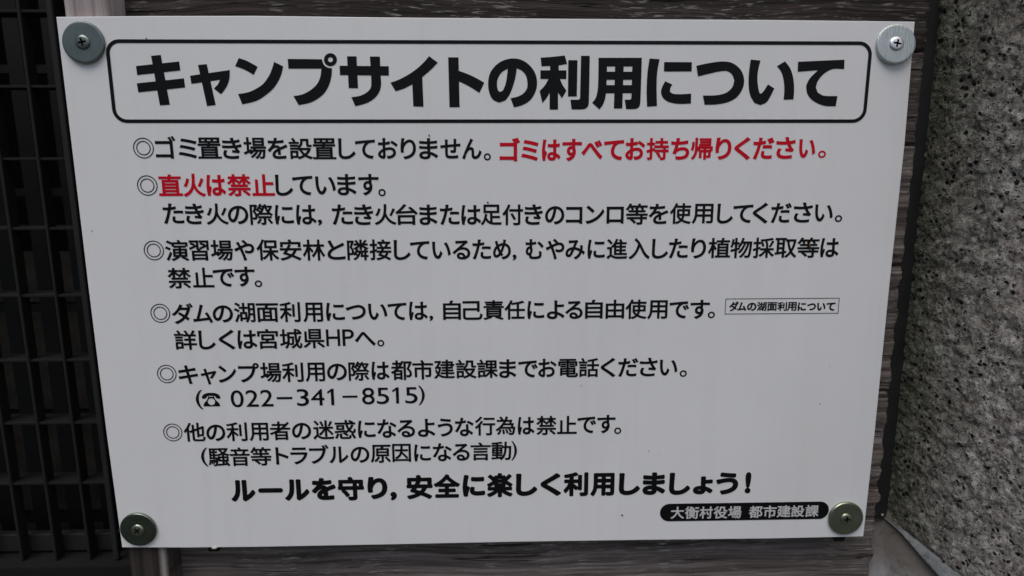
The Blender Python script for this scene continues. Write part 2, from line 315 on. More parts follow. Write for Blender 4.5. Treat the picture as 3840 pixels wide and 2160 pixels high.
LINES=[
('reg',16.32,'ゴ -241.73 -227.13 112.33;ミ -225.42 -212.32 112.28;置 -211.84 -195.2 104.85 119.74;き -194.54 -180.63 112.18;場 -179.38 -163.45 104.61 119.91;を -162.31 -148.17 112.08;設 -147.12 -130.46 104.37 119.41;置 -130.27 -113.67 104.34 119.21;し -111.94 -99.73 111.92;て -99.93 -85.68 111.88;お -83.76 -69.49 111.83;り -67.46 -56.36 111.78;ま -54.14 -40.6 111.73;せ -38.86 -24.42 111.68;ん -23.16 -9.19 111.63;。 -7.61 -2.47 103.32 108.47'),
('red',16.96,'ゴ 3.84 18.52 110.52;ミ 19.57 31.96 110.62;は 34.48 47.94 110.73;す 49.31 63.53 110.83;べ 63.32 78.51 110.93;て 79.66 94.14 111.04;お 95.19 109.48 111.14;持 110.64 126.96 103.33 119.14;ち 128.55 142.03 111.37;帰 143.09 159.15 103.59 119.32;り 161.17 172.88 111.59;く 175.01 186.74 111.68;だ 188.87 204.15 111.79;さ 205.74 219.87 111.9;い 222.65 234.87 112.01;。 237.19 242.99 104.7 110.02'),
('red',16.79,'直 -242.1 -225.15 78.37 93.83;火 -224.58 -208.85 86.09;は -207.88 -194.14 86.06;禁 -192.9 -176.15 78.03 93.91;止 -175.37 -159.17 78.27 93.78'),
('reg',16.88,'し -158.49 -145.93 86.09;て -146.22 -131.71 86.13;い -129.77 -115.14 86.19;ま -113.97 -100.38 86.23;す -98.73 -84.05 86.28;。 -84.57 -79.2 77.72 83.07'),
('reg',16.47,'た -240.71 -225.95 65.62;き -224.9 -211.36 65.45;火 -209.83 -194.04 57.51 72.94;の -194.24 -179.49 65.12;際 -178.24 -161.72 57.18 72.64;に -160.36 -146.73 64.83;は -144.98 -130.35 64.7;, -129.4 -126.27 56.81 60.95;た -118.84 -103.77 64.52;き -102.8 -88.79 64.43;火 -87.9 -72.1 56.81 72.06;台 -72.6 -56.38 56.75 72.01;ま -55.2 -42.11 64.2;た -40.14 -25.84 64.15;は -24.55 -10.03 64.11;足 -10.23 5.2 56.39 71.51;付 5.69 20.96 56.23 71.56;き 21.95 35.45 64.05;の 37.14 51.35 64.04;コ 52.55 64.79 64.05;ン 67.28 80.95 64.07;ロ 82.64 95.43 64.1;等 96.92 113.23 56.25 71.95;を 114.13 128.46 64.19;使 129.75 145.51 56.62 72.14;用 146.22 162.11 56.85 71.59;し 165.01 177 64.41;て 176.99 191.82 64.49;く 191.61 203.12 64.57;だ 205.43 220.61 64.68;さ 222.31 236.5 64.8;い 238.31 252.01 64.93;。 253.74 259.34 57.65 62.77'),
('reg',16.61,'演 -241.71 -224.91 30.87 46.41;習 -224.38 -209.97 31.11 46.12;場 -208.81 -192.58 31.01 46.26;や -191.52 -176.96 38.62;保 -175.36 -159.18 30.83 46.64;安 -158.44 -142.55 30.74 46.56;林 -141.71 -125.37 30.65 46.27;と -123.67 -110.49 38.49;隣 -109.1 -93.45 30.69 46.12;接 -92.6 -76.6 30.59 46.25;し -74.78 -62.5 38.42;て -62.71 -48.48 38.41;い -46.44 -32.73 38.39;る -31.33 -18.24 38.38;た -16.63 -2.87 38.37;め -1.36 11.88 38.36;, 13.17 16.08 30.05 34.41;む 22.77 36.26 38.35;や 37.88 51.71 38.35;み 52.58 67.09 38.35;に 69.04 82.05 38.35;進 83.36 98.89 30.51 45.77;入 99.97 115.75 38.36;し 117.38 129.58 38.37;た 130.12 144.42 38.37;り 146.82 158.08 38.39;植 159.71 176.57 30.86 46.17;物 176.46 192.8 30.77 46.1;採 193.56 209.82 30.67 46.24;取 210.15 226.88 30.8 45.94;等 227.09 243.95 30.71 46.19;は 244.83 258.85 38.51'),
('reg',16.4,'禁 -241.73 -224.95 10.26 25.83;止 -223.77 -208.1 10.94 25.87;で -208.66 -193.19 18.74;す -192.7 -178.03 19.06;。 -178.52 -173.03 10.91 16.07'),
('reg',16.16,'ダ -241.31 -225.56 -9.05;ム -225.99 -211.5 -8.89;の -211.29 -196.32 -8.75;湖 -195.35 -179.71 -16.03 -0.69;面 -178.98 -162.39 -15.88 -1.38;利 -161.52 -146.2 -16.02 -0.45;用 -144.18 -129.37 -16.15 -1.05;に -127.03 -113.13 -8.12;つ -112.19 -97.34 -8.05;い -95.48 -81.25 -7.97;て -80.88 -66.82 -7.92;は -64.95 -50.96 -7.87;, -49.7 -46.9 -15.9 -11.85;自 -39.36 -25.9 -15.26 -0.21;己 -24.62 -9.51 -7.8;責 -8.91 6.57 -15.51 -0.25;任 7 22.51 -15.37 -0.37;に 24.23 37.17 -7.82;よ 39.07 52.46 -7.85;る 53.15 66.3 -7.88;自 68.12 81.55 -15.13 -0.35;由 83.72 97.95 -15.26 -0.46;使 98.91 114.99 -15.65 -0.4;用 115.61 131.03 -15.78 -1.13;で 132.41 147.42 -8.24;す 148.47 163.33 -8.35;。 162.08 167.6 -15.48 -10.3'),
('reg',16.48,'詳 -241.41 -224.94 -36.92 -21.64;し -223.32 -210.91 -29.16;く -208.47 -196.45 -29.11;は -194.49 -179.96 -29.06;宮 -179.52 -163.84 -36.68 -21.14;城 -162.79 -146.04 -36.69 -21.28;県 -145.2 -129.12 -36.48 -21.42;H -128.03 -117.53 -34.93 -21.83;P -115.78 -107.02 -34.89 -21.92;へ -106.47 -90.88 -28.74;。 -89.64 -84.36 -35.62 -30.35'),
('reg',16.49,'キ -240.83 -226.19 -56.4;ャ -224.2 -212.35 -56.17;ン -210.92 -197.36 -55.97;プ -195.74 -180.01 -55.74;場 -179.31 -163.28 -63.16 -47.47;利 -162.8 -146.64 -63.14 -47.53;用 -145.23 -130.36 -63.02 -47.79;の -128.73 -113.65 -54.95;際 -112.42 -96.65 -62.67 -47.32;は -94.93 -81.31 -54.64;都 -80.07 -63.97 -62.51 -46.65;市 -63.68 -47.84 -62.18 -46.61;建 -47.15 -31.3 -61.75 -46.46;設 -30.6 -14.63 -61.65 -46.62;課 -14.19 1.71 -61.45 -46.6;ま 2.76 15.89 -54.04;で 17.47 32.37 -53.98;お 32.81 46.86 -53.94;電 48.18 63.57 -61.54 -46.73;話 64 79.68 -61.53 -46.16;く 81 92.47 -53.88;だ 94.67 110.04 -53.89;さ 111.19 125.08 -53.9;い 126.85 140.68 -53.93;。 142.61 148.21 -62.1 -56.75'),
('reg',0,'( -229.64 -224.39 -84.37 -68.71;0 -203.17 -193.35 -83.03 -69.27;2 -191.76 -182.09 -82.74 -69.23;2 -180.58 -170.9 -82.62 -69.1;－ -168.14 -156.32 -76.91 -75.07;3 -152.91 -143.67 -82.6 -68.81;4 -142.08 -131.81 -82.23 -68.93;1 -129.67 -124.29 -82.17 -68.79;－ -117.95 -106.46 -76.22 -74.54;8 -103.04 -93.36 -81.92 -68.27;5 -91.77 -82.24 -81.71 -68.39;1 -79.85 -74.52 -81.31 -68.24;5 -69.91 -60.36 -81.45 -68.2;) -59.73 -54.79 -82.81 -67.03'),
('reg',16.64,'他 -241.14 -224.79 -110.62 -95.18;の -223.99 -209.51 -103.05;利 -208.53 -192.6 -110.71 -95.15;用 -191.02 -176.33 -110.67 -95.78;者 -175.32 -159.42 -110.29 -94.88;の -158.21 -143.47 -102.42;迷 -142.02 -125.9 -110.21 -94.44;惑 -125.33 -108.86 -110 -94.3;に -107.33 -93.72 -101.93;な -92.26 -77.43 -101.77;る -76.75 -63.1 -101.62;よ -60.92 -47.41 -101.46;う -45.4 -33.72 -101.32;な -31.94 -17.43 -101.17;行 -16.37 -0.62 -108.52 -92.85;為 -0.22 15.15 -108.29 -92.87;は 17.01 30.14 -100.67;禁 31.6 47.34 -108.7 -92.82;止 47.99 63.43 -108.05 -93.01;で 63.83 78.48 -100.18;す 79.45 93.71 -100.02;。 92.89 98.45 -108.56 -103.11'),
('reg',16.49,'( -229.66 -224.48 -131.44 -115.76;騒 -224.28 -207.7 -131.37 -116.25;音 -207.46 -192.1 -131.38 -115.9;等 -191.55 -175.44 -131.27 -115.79;ト -172.08 -162.19 -123.3;ラ -160.6 -147.26 -123.17;ブ -145.98 -130.84 -123.01;ル -130.51 -115.66 -122.85;の -113.97 -99.3 -122.68;原 -98.35 -82.61 -130.32 -115.11;因 -81.43 -66.82 -129.76 -114.55;に -64.4 -51.24 -122.18;な -49.65 -34.89 -122.02;る -34.15 -20.85 -121.87;言 -20.1 -4.24 -129.38 -114.12;動 -3.71 11.96 -129.38 -113.77;) 11.96 16.41 -129.52 -113.45'),
('round',22.0,'ル -208.98 -189.9 -161.54 -143.15;ー -187.66 -168.28 -154.29 -150.41;ル -166.92 -147.58 -161.42 -143.19;を -145.75 -126.82 -161.27 -142.34;守 -125.2 -104.62 -161.9 -141.69;り -101.91 -86.22 -161.15 -141.99;, -84.04 -79 -162.33 -154.99;安 -71.11 -50.51 -161.67 -140.83;全 -49.59 -28.87 -160.83 -140.57;に -26.79 -8.9 -160.18 -141.46;楽 -7.36 13 -161 -140.2;し 15.61 32.66 -160.21 -140.96;く 35.11 51.56 -160.51 -140.94;利 53.56 73.32 -161.12 -140.36;用 75.14 94.31 -161.25 -141.35;し 97.95 114.97 -160.8 -141.66;ま 116.97 135.3 -160.91 -141.46;し 138.33 155.51 -161.23 -141.95;ょ 157.69 173.71 -161.02 -145.45;う 176.2 194.18 -161.53 -142.31;! 199.68 204.48 -160.8 -142.36'),
('white',11.43,'大 140.6 151.45 -181.89 -171.34;衡 152.12 163.59 -182.24 -171.31;村 164.05 174.72 -182.14 -171.5;役 175.53 186.68 -182.26 -171.54;場 187.22 198.18 -182.3 -171.58;都 204.26 215.45 -182.22 -171.64;市 216.11 226.83 -182.27 -171.46;建 227.29 238.5 -182.02 -171.49;設 238.83 249.71 -181.91 -171.6;課 250.58 261.41 -182.03 -171.5'),
('small',7.46,'ダ 178.17 185.43 -6.43;ム 184.48 191.44 -6.47;の 191.93 199.2 -6.51;湖 199.58 206.98 -10.09 -3.02;面 207.44 215.1 -10.03 -3.27;利 215.29 222.77 -10.13 -3.13;用 222.77 230.18 -10.19 -3.26;に 231.03 237.56 -6.76;つ 238.4 245.13 -6.81;い 246.02 252.56 -6.85;て 253.13 260.14 -6.9')]
TITLE=[['-249.44,168.45 -219.44,171.56 -219.17,165.57 -249.25,162.39'],
['-250.1,156.83 -217.18,160.23 -216.91,154.05 -249.63,150.71'],
['-238.37,175.24 -231.68,175.91 -228.64,142.34 -235.54,141.86'],
['-206.62,169.26 -200.53,169.81 -196.62,142.15 -202.72,141.4'],
['-212.76,161.98 -184.89,165.9 -185.62,160.14 -187.18,156.1 -189.38,152.73 -192.34,149.48 -196.94,153.4 -194.09,156.09 -192.1,159.32 -212.28,156.54'],
['-178.07,173.98 -172.18,171.86 -165.42,168.07 -168.57,162.71 -174.66,166.19 -180.97,168.51'],
['-180.4,149.7 -173.73,150.72 -167.58,153.22 -162.5,156.47 -158.74,160.85 -156,165.55 -153.74,171.43 -147.66,168.37 -149.64,162.21 -154.29,154.79 -160.93,149.03 -168.17,144.95 -177.95,142.57'],
['-144.16,173.45 -120.33,173.23 -119.9,170.96 -118.63,168.83 -116.4,167.63 -113.72,167.23 -114.25,162.26 -115.91,156.86 -118.98,151.44 -123.39,147.37 -129.87,143.96 -138.37,142.04 -141.7,148.23 -135.13,149.53 -129.39,152.45 -125,156.18 -122.31,160.9 -121.09,166.95 -144.08,166.91'],
['-109.96,172.99 -110.12,172.02 -110.5,171.1 -111.08,170.28 -111.83,169.59 -112.71,169.07 -113.68,168.75 -114.69,168.63 -115.68,168.74 -116.62,169.06 -117.45,169.58 -118.12,170.26 -118.62,171.09 -118.9,172 -118.96,172.97 -118.8,173.93 -118.42,174.85 -117.84,175.67 -117.09,176.36 -116.21,176.88 -115.25,177.2 -114.24,177.31 -113.25,177.2 -112.31,176.88 -111.49,176.37 -110.81,175.69 -110.32,174.87 -110.03,173.95', '-112.73,172.98 -112.8,172.61 -112.94,172.26 -113.16,171.94 -113.45,171.68 -113.79,171.48 -114.16,171.35 -114.55,171.31 -114.93,171.35 -115.29,171.47 -115.61,171.67 -115.87,171.94 -116.06,172.25 -116.17,172.6 -116.2,172.98 -116.13,173.35 -115.99,173.7 -115.76,174.02 -115.48,174.28 -115.14,174.48 -114.77,174.6 -114.38,174.65 -114,174.6 -113.64,174.48 -113.32,174.28 -113.06,174.02 -112.87,173.71 -112.76,173.35'],
['-108.29,168.91 -73.96,168.64 -74.04,162.32 -108.32,162.61'],
['-102.79,175.27 -96.21,175.29 -96.04,153.71 -102.6,153.77'],
['-86.85,175.17 -79.91,175.12 -79.83,162.31 -79.81,155.55 -81.23,151.14 -84.91,146.71 -90.66,143.43 -98.47,141.37 -101.07,147.52 -94.65,148.61 -89.64,151.13 -87.06,154.19 -86.53,158.93 -86.58,166.34'],
['-45.4,175.53 -49.12,171.44 -54.13,167.07 -60.53,162.88 -66.93,159.63 -73.09,157.46 -69.64,151.63 -63.62,153.54 -57.71,156.39 -57.44,141.25 -50.25,141.05 -50.57,161.34 -44.71,166.07 -39.43,171.12'],
['-32.02,174.76 -24.83,174.71 -24.53,140.72 -31.75,140.71'],
['-24.9,165.77 -18.48,163.42 -12.19,160.59 -6.8,157.54 -10.33,150.59 -15.09,153.59 -19.99,156.3 -25.02,158.54'],
['12.9,174.05 19.22,173.26 24.85,169.91 29.1,164.51 30.69,158.41 29.87,152.27 26.35,146.1 20.67,142.32 14.28,140.59 11.87,146.92 17.12,148.15 20.94,150.21 23.49,153.63 23.83,157.72 22.76,162.47 19.93,165.71 16.27,167.46 15.56,162.46 13.94,156.34 11.38,149.86 8.18,145.4 3.57,143.89 -0.68,145.95 -3.12,150.19 -4.06,156.32 -3.03,163.11 0.53,168.51 6.16,172.43', '9.87,167.18 5.43,164.47 2.59,159.73 2.28,154.97 2.9,152.24 4.31,151.15 6.43,152.25 8.22,156.34 9.29,161.77'],
['33.19,174.63 41,175.19 50.2,176.15 51.97,170.43 45.99,169.47 46.03,166.09 51.47,166.1 51.55,160.2 46.94,160.2 48.98,156.04 51.66,152.15 48.6,146.94 45.71,150.92 45.84,139.09 39.85,139.08 39.74,150.77 37.36,146.8 34.61,143.63 32.57,151.86 36.22,155.69 38.88,160.18 33.08,160.24 33.04,166.07 39.95,166.08 39.93,169.06 33.8,168.84'],
['52.78,172.99 59.27,173.01 59.19,148.19 52.85,148.18'],
['61.76,175.97 67.96,175.98 67.89,144.06 67.37,141.3 65.62,139.78 62.77,139.23 55.62,139.23 54.66,145.91 60.51,145.92 61.56,146.81'],
['74.2,174.65 105.03,174.72 105,144.77 104.6,141.67 102.86,139.93 100.01,139.45 94.84,139.45 93.72,145.94 97.65,145.94 98.34,146.84 98.44,150.48 92.15,150.48 92.11,139.86 86.01,139.86 86.09,150.4 80.02,150.4 79.41,146.14 77.73,142 75.64,139.23 70.32,143.79 72.62,146.82 73.94,151.63 74.35,158.46', '80.35,168.79 86.16,168.81 86.11,165.21 80.37,165.2', '92.25,168.82 98.42,168.83 98.4,165.23 92.22,165.22', '80.29,159.7 86.12,159.71 86.08,156.02 80.31,156.01', '92.24,159.71 98.43,159.72 98.4,156.03 92.2,156.03'],
['110.58,174.26 117.76,173.8 116.54,166.69 116.23,156.47 117.1,141.53 109.93,141.11 109.21,153.03 109.48,165.32'],
['121.03,171.85 140.94,171.82 141.04,165.51 121.15,165.41'],
['122.28,158.8 127.59,156.48 126.14,153.74 126.24,151.33 128.3,150.17 132.62,149.76 141.42,150.18 141.61,143.34 133.64,143.06 126.4,144.1 122,146.51 119.85,149.95 119.98,153.73'],
['144.2,169.32 153.02,171.17 162.94,172.34 170.14,171.2 176.13,166.79 179.03,160.65 178.7,154.48 175.12,148.27 168.86,144.47 160.3,142.73 151.52,142.45 149.97,148.88 159.23,149.09 166.34,150.68 170.79,154.47 172.08,159.28 170.26,163.38 166.53,165.76 161.18,165.54 153.41,163.89 145.78,162.04'],
['183.06,173.67 190.11,173.07 188.89,166.82 188.72,160.67 189.71,154.49 190.83,150.7 191.95,150.15 193.65,151.74 196.62,156.7 201.44,153.82 198.95,148.29 196.34,144.13 192.13,142.26 187.69,143.78 184.48,148.63 182.76,155.17 182.35,164.76'],
['202.27,169.22 207.83,172.57 212.02,167.54 214.7,160.71 215.86,153.14 215.96,146.23 208.8,146.01 208.78,153.13 207.81,159.32 205.73,165.14'],
['217.25,172.25 250.69,173.74 251.06,167.33 242.63,167.25 236.43,163.82 232.54,158.67 231.58,154.54 233.18,151.09 237.71,148.88 247.9,148.61 247.17,141.38 238.31,141.93 230.01,145.54 225.63,150.39 224.39,155.91 226.59,160.72 232.1,166.48 217.5,165.36']]
RINGS=[[-250.01, 112.37, 7.38], [-249.97, 85.92, 7.37], [-249.99, 38.8, 7.47], [-249.87, -8.44, 7.43], [-249.62, -55.73, 7.41], [-249.52, -102.88, 7.37]]
EDGE=[[-300.32, 200.74], [-236.92, 201.58], [-164.11, 201.93], [-76.04, 201.2], [12.94, 200.9], [102.8, 200.6], [193.56, 200.47], [254.59, 200.06], [299.12, 199.68], [300.96, 114.64], [300.68, 7.09], [301.22, -109.52], [300.83, -200.76], [221.67, -201.2], [116.51, -200.64], [12.4, -200.47], [-90.71, -201.0], [-192.85, -201.3], [-247.72, -200.9], [-298.67, -199.87], [-300.09, -101.91], [-300.49, 11.06], [-300.3, 115.23]]

# ------------------------------------------------------------------ the sign
sign = thing('notice_sign', 'white rectangular campsite notice in Japanese with bold black title and two red phrases', 'sign', (0, 0, -.2))
def smooth_edge():
    top, rt, bt, lf = EDGE[:9], EDGE[8:13], EDGE[12:20], EDGE[19:] + EDGE[:1]
    out = []
    for seg in (top, rt, bt, lf):
        out += seg[:-1]
    return out
E2 = smooth_edge()
bm = bmesh.new()
fr = [bm.verts.new((x / 1000, 0, z / 1000 + .2)) for x, z in E2]
bk = [bm.verts.new((x / 1000, .003, z / 1000 + .2)) for x, z in E2]
f1 = bm.faces.new(fr); bm.faces.new(bk[::-1])
for i in range(len(fr)):
    j = (i + 1) % len(fr); bm.faces.new((fr[j], fr[i], bk[i], bk[j]))
bmesh.ops.recalc_face_normals(bm, faces=bm.faces[:])
bmesh.ops.bevel(bm, geom=[e for e in f1.edges], offset=.0004, segments=2, affect='EDGES', profile=.5)
me = bpy.data.meshes.new('panel'); bm.to_mesh(me); bm.free(); me.materials.append(M['panel'])
panel = bpy.data.objects.new('panel', me); link(panel, sign)

def rrect(x0, x1, z0, z1, r, n=8):
    p = []
    for cx, cz, a0 in ((x1 - r, z1 - r, 0), (x0 + r, z1 - r, 90), (x0 + r, z0 + r, 180), (x1 - r, z0 + r, 270)):
        for k in range(n + 1):
            a = R(a0 + 90 * k / n); p.append((cx + r * math.cos(a), cz + r * math.sin(a)))
    return p
YP = -.00022
pr = Print(); pr.poly(rrect(-269.1, 270.2, 129.75, 186.2, 9.6), rrect(-266.55, 267.7, 132.2, 183.75, 7.2))
pr.build('title_border', M['black'], sign, YP)
pr = Print()
def soften(p):
    n = len(p); P_ = [Vector(a) for a in p]; out = []
    def corner(i):
        a, b = (P_[i] - P_[i - 1]), (P_[(i + 1) % n] - P_[i]); return a.angle(b) > R(36)
    cs = [corner(i) for i in range(n)]
    for i in range(n):
        j = (i + 1) % n; a, b = P_[i], P_[j]; L_ = (b - a).length
        ta = (b - a) if cs[i] else (b - P_[i - 1]).normalized() * L_
        tb = (b - a) if cs[j] else (P_[(j + 1) % n] - a).normalized() * L_
        k = 1 if cs[i] and cs[j] else 5
        for q in range(k):
            t = q / k; h00 = 2 * t ** 3 - 3 * t * t + 1; h10 = t ** 3 - 2 * t * t + t; h01 = -2 * t ** 3 + 3 * t * t; h11 = t ** 3 - t * t
            v = a * h00 + ta * h10 + b * h01 + tb * h11; out.append((v.x, v.y))
    return out
simple = []
for g in TITLE:
    rs = [soften([tuple(map(float, a.split(','))) for a in ring.split()]) for ring in g]
    if len(rs) > 1: pr.poly(*rs)
    else: simple.append(rs[0] if area(rs[0]) > 0 else rs[0][::-1])
pr.add(*fill(simple, lambda c: wind(c, simple) != 0))
tag(pr.build('title_lettering', M['black'], sign, YP), 'large bold black title line')
kanji = lambda c: ord(c) >= 0x4e00
for style, em, txt in LINES:
    pr = Print()
    for e in txt.split(';'):
        f = e.split(' '); ch = f[0]; v = [float(a) for a in f[1:]]
        if style == 'reg': r = .30 if kanji(ch) else .37
        elif style == 'red': r = .42 if kanji(ch) else .54
        elif style == 'round': r = .90 if kanji(ch) else 1.08
        elif style == 'white': r = .24
        else: r = .22 if kanji(ch) else .30
        if ch in '－': r = .12
        if ch in '023458()HP' : r = .09
        if ch in '。': r = .16 if style != 'red' else .2
        rnd = style in ('round', 'small')
        e_ = em * 1.03
        if len(v) == 4:
            if ch == '－' or ch == 'ー':
                rr = (v[3] - v[2]) / 2
                pr.poly(rrect(v[0], v[1], v[2], v[3], rr * (.98 if style == 'round' else .02), 5)); continue
            if ch == '1':
                a, b, c, d = v; X = lambda u: a + (b - a) * u; Z = lambda u: c + (d - c) * u
                pr.poly([(X(.97), Z(0)), (X(.97), Z(1)), (X(.66), Z(1)), (X(0), Z(.80)), (X(.10), Z(.69)), (X(.54), Z(.83)), (X(.54), Z(0))]); continue
            pr.glyph(ch, v[0], v[1], 0, e_, r, rnd, (v[2], v[3]))
        else: pr.glyph(ch, v[0], v[1], v[2], e_, r, rnd)
    mat = {'red': 'red', 'white': 'knock'}.get(style, 'black')
    o = pr.build('text_line', M[mat], sign, YP - (.0003 if style == 'white' else 0))
    if style == 'red': o['label'] = 'bold red words in the notice'
    if style == 'white': o['label'] = 'pale village office lettering on the black band'
    if style == 'round': o['label'] = 'thick rounded closing line'
for x, z, r in RINGS:
    pr = Print()
    for ro in (7.25, 5.05):
        ri = ro - .66
        pr.poly(*[[(x + q * math.cos(t), z + q * math.sin(t)) for t in np.linspace(0, 2 * math.pi, 48, endpoint=False)] for q in (ro, ri)])
    pr.build('bullet_rings', M['black'], sign, YP)
pr = Print(); pr.poly(rrect(131.9, 269.9, -184.25, -168.85, 7.68, 12)); tag(pr.build('black_band', M['black'], sign, YP), 'black pill shaped band')
pr = Print(); pr.poly([(175.1, -.3), (262.9, -.3), (262.9, -12.5), (175.1, -12.5)], [(175.55, -.75), (262.45, -.75), (262.45, -12.05), (175.55, -12.05)])
pr.build('caption_border', M['black'], sign, YP)
# telephone mark
pr = Print()
cx = -217.9
hand = [(-7.0, -75.2), (-6.9, -74.0), (-5.6, -72.3), (-3.2, -71.3), (0, -71.0), (3.2, -71.3), (5.6, -72.3), (6.9, -74.0), (7.0, -75.2), (6.4, -76.0), (4.0, -75.5), (3.3, -74.6), (3.3, -73.9), (1.9, -73.5), (-1.9, -73.5), (-3.3, -73.9), (-3.3, -74.6), (-4.0, -75.5), (-6.4, -76.0)]
body = [(-2.3, -73.7), (-1.75, -73.7), (-1.75, -74.3), (1.75, -74.3), (1.75, -73.7), (2.3, -73.7), (2.4, -75.2), (3.4, -77.0), (5.6, -79.3), (6.3, -81.3), (6.0, -82.0), (-6.0, -82.0), (-6.3, -81.3), (-5.6, -79.3), (-3.4, -77.0), (-2.4, -75.2)]
pr.poly([(cx + a, b - .03) for a, b in hand])
pr.poly([(cx + a, b) for a, b in body], [(cx + 2.75 * math.cos(t), -78.25 + 2.75 * math.sin(t)) for t in np.linspace(0, 2 * math.pi, 24, endpoint=False)])
pr.build('telephone_mark', M['black'], sign, YP)
# flecks of dirt
dirt = m_paint('brown_dirt', (.03, .018, .012), .8)
def blob(name, x, z, rx, rz, h, mat, parent, ang=0, y=0, seed=0):
    bm = bmesh.new(); bmesh.ops.create_icosphere(bm, subdivisions=2, radius=1)
    for v in bm.verts:
        k = 1 + .35 * noise.noise(v.co * 1.7 + Vector((seed, 0, 0)))
        v.co = Vector((v.co.x * rx * k, v.co.y * h, v.co.z * rz * k))
        c, s_ = math.cos(ang), math.sin(ang); v.co = Vector((v.co.x * c - v.co.z * s_, v.co.y, v.co.x * s_ + v.co.z * c))
    me = bpy.data.meshes.new(name); bm.to_mesh(me); bm.free(); me.materials.append(mat)
    me.polygons.foreach_set('use_smooth', [True] * len(me.polygons))
    o = bpy.data.objects.new(name, me); link(o, parent)
    base = parent.location if parent else Vector((0, 0, 0))
    o.location = Vector((x, y, z + UP)) - base
    return o
for i, (x, z, s_) in enumerate([(-46.7, 121.0, .75), (-5.0, 73.0, .8), (66.3, -68.4, .35), (101.3, -178.2, .85), (120.9, -123.2, .4), (254.7, -85.5, .45), (-292.9, 53.3, .35), (-240.4, 186.8, .5)]):
    blob('dirt_speck', x / 1000, z / 1000, .0004 * s_ * 1.7, .0006 * s_ * 1.7, .0003, dirt, sign, .5 * i, -.0003, i)
tag(blob('cocoon', .23620, .0392, .0009, .0026, .0009, m_paint('amber_cocoon', (.10, .045, .018), .5), None, .15, -.0009, 3), 'tiny brown cocoon stuck over a character near the right end of the third rule', 'cocoon')
tag(blob('paint_chip', -.2257, -.2012, .0022, .0010, .0010, m_paint('pale_chip', (.6, .58, .52), .7), None, 0, -.0004, 5), 'tiny pale chip clinging to the lower edge of the sign', 'debris')

# ------------------------------------------------------------------ washers and screws
def lathe(prof, n=64):
    vs, fs = [], []
    for x, y in prof:
        for k in range(n):
            a = 2 * math.pi * k / n; vs.append((x * math.cos(a), y, x * math.sin(a)))
    for i in range(len(prof) - 1):
        for k in range(n):
            j = (k + 1) % n; fs.append((i * n + k, i * n + j, (i + 1) * n + j, (i + 1) * n + k))
    return vs, fs
def make_screw(name, label, x, z, tilt, cross, mw, mh, rad):
    t = thing(name, label, 'screw', (x, -.0002, z), 'screws with wide washers at the corners of the sign')
    t.rotation_euler = tilt
    k = rad
    prof = [(.0030, -.0023), (.0058, -.0023), (k - .0020, -.0023), (k - .0010, -.0023), (k - .0005, -.0021), (k - .0001, -.0016), (k, -.0010), (k - .0001, -.0003), (k - .0005, .0)]
    vs, fs = lathe(prof)
    me = bpy.data.meshes.new('washer'); me.from_pydata(vs, [], fs); me.update(); me.materials.append(mw)
    me.polygons.foreach_set('use_smooth', [True] * len(me.polygons))
    me.set_sharp_from_angle(angle=R(28)); link(bpy.data.objects.new('washer', me), t)
    # pan head with a cross recess
    a, b, r = 2.75, .66, 5.1
    cr = [(-b, a), (-b, b), (-a, b), (-a, -b), (-b, -b), (-b, -a), (b, -a), (b, -b), (a, -b), (a, b), (b, b), (b, a)]
    cr = cr[::-1]
    c_, s_ = math.cos(cross), math.sin(cross); cr = [(p[0] * c_ - p[1] * s_, p[0] * s_ + p[1] * c_) for p in cr]
    pts = [Vector(p) for p in cr]; es = [(i, (i + 1) % 12) for i in range(12)]
    for q in (3.1, 3.9, 4.5, 4.85, 5.0, r):
        k0 = len(pts); N = 36
        pts += [Vector((q * math.cos(2 * math.pi * i / N), q * math.sin(2 * math.pi * i / N))) for i in range(N)]
        es += [(k0 + i, k0 + (i + 1) % N) for i in range(N)]
    V, _, F, _, _, _ = delaunay_2d_cdt(pts, es, [], 0, 1e-4, False)
    V = [(p.x, p.y) for p in V]; cen = np.array([np.mean([V[i] for i in f], 0) for f in F])
    kp = wind(cen, [cr]) == 0
    H = lambda p: -.0021 - .0017 * math.sqrt(max(0, 1 - (math.hypot(*p) / r) ** 5))
    vs = [(p[0] / 1000, H(p), p[1] / 1000) for p in V]; fs = [tuple(f) for f, o_ in zip(F, kp) if o_]
    n0 = len(vs)
    vs += [(p[0] / 1000, H(p), p[1] / 1000) for p in cr] + [(p[0] * .62 / 1000, -.0008, p[1] * .62 / 1000) for p in cr]
    fs += [(n0 + i, n0 + (i + 1) % 12, n0 + 12 + (i + 1) % 12, n0 + 12 + i) for i in range(12)] + [tuple(range(n0 + 12, n0 + 24))]
    me = bpy.data.meshes.new('screw_head'); me.from_pydata(vs, [], fs); me.update(); me.materials.append(mh); me.materials.append(M['recess'])
    for p in me.polygons:
        if len(p.vertices) != 3: p.material_index = 1  # cross recess painted near-black to stand for its shade
    me.polygons.foreach_set('use_smooth', [len(p.vertices) == 3 for p in me.polygons])
    me.set_sharp_from_angle(angle=R(50)); link(bpy.data.objects.new('screw_head', me), t)
zn = m_metal('dark_reflection_zinc', (.235, .265, .245), .33, .15, .5); zb = m_metal('brushed_zinc', (.58, .62, .60), .40, 2.2, .12)  # first zinc has a dark reflection mixed into its colour
zg = m_metal('green_reflection_zinc', (.36, .40, .30), .33, .1, .35); zd = m_metal('dark_green_reflection_zinc', (.17, .205, .165), .3, .1, .35); sh = m_metal('bright_screw_steel', (.85, .87, .88), .38, .0, .2)  # green and dark reflections are put into the two zinc colours
make_screw('washer_screw', 'zinc washer, dark reflection painted into its grey, with its screw, above the title border, left upper corner of sign', -.2829, .1837, (R(-1.5), 0, R(1)), R(12), zn, zn, .0143)
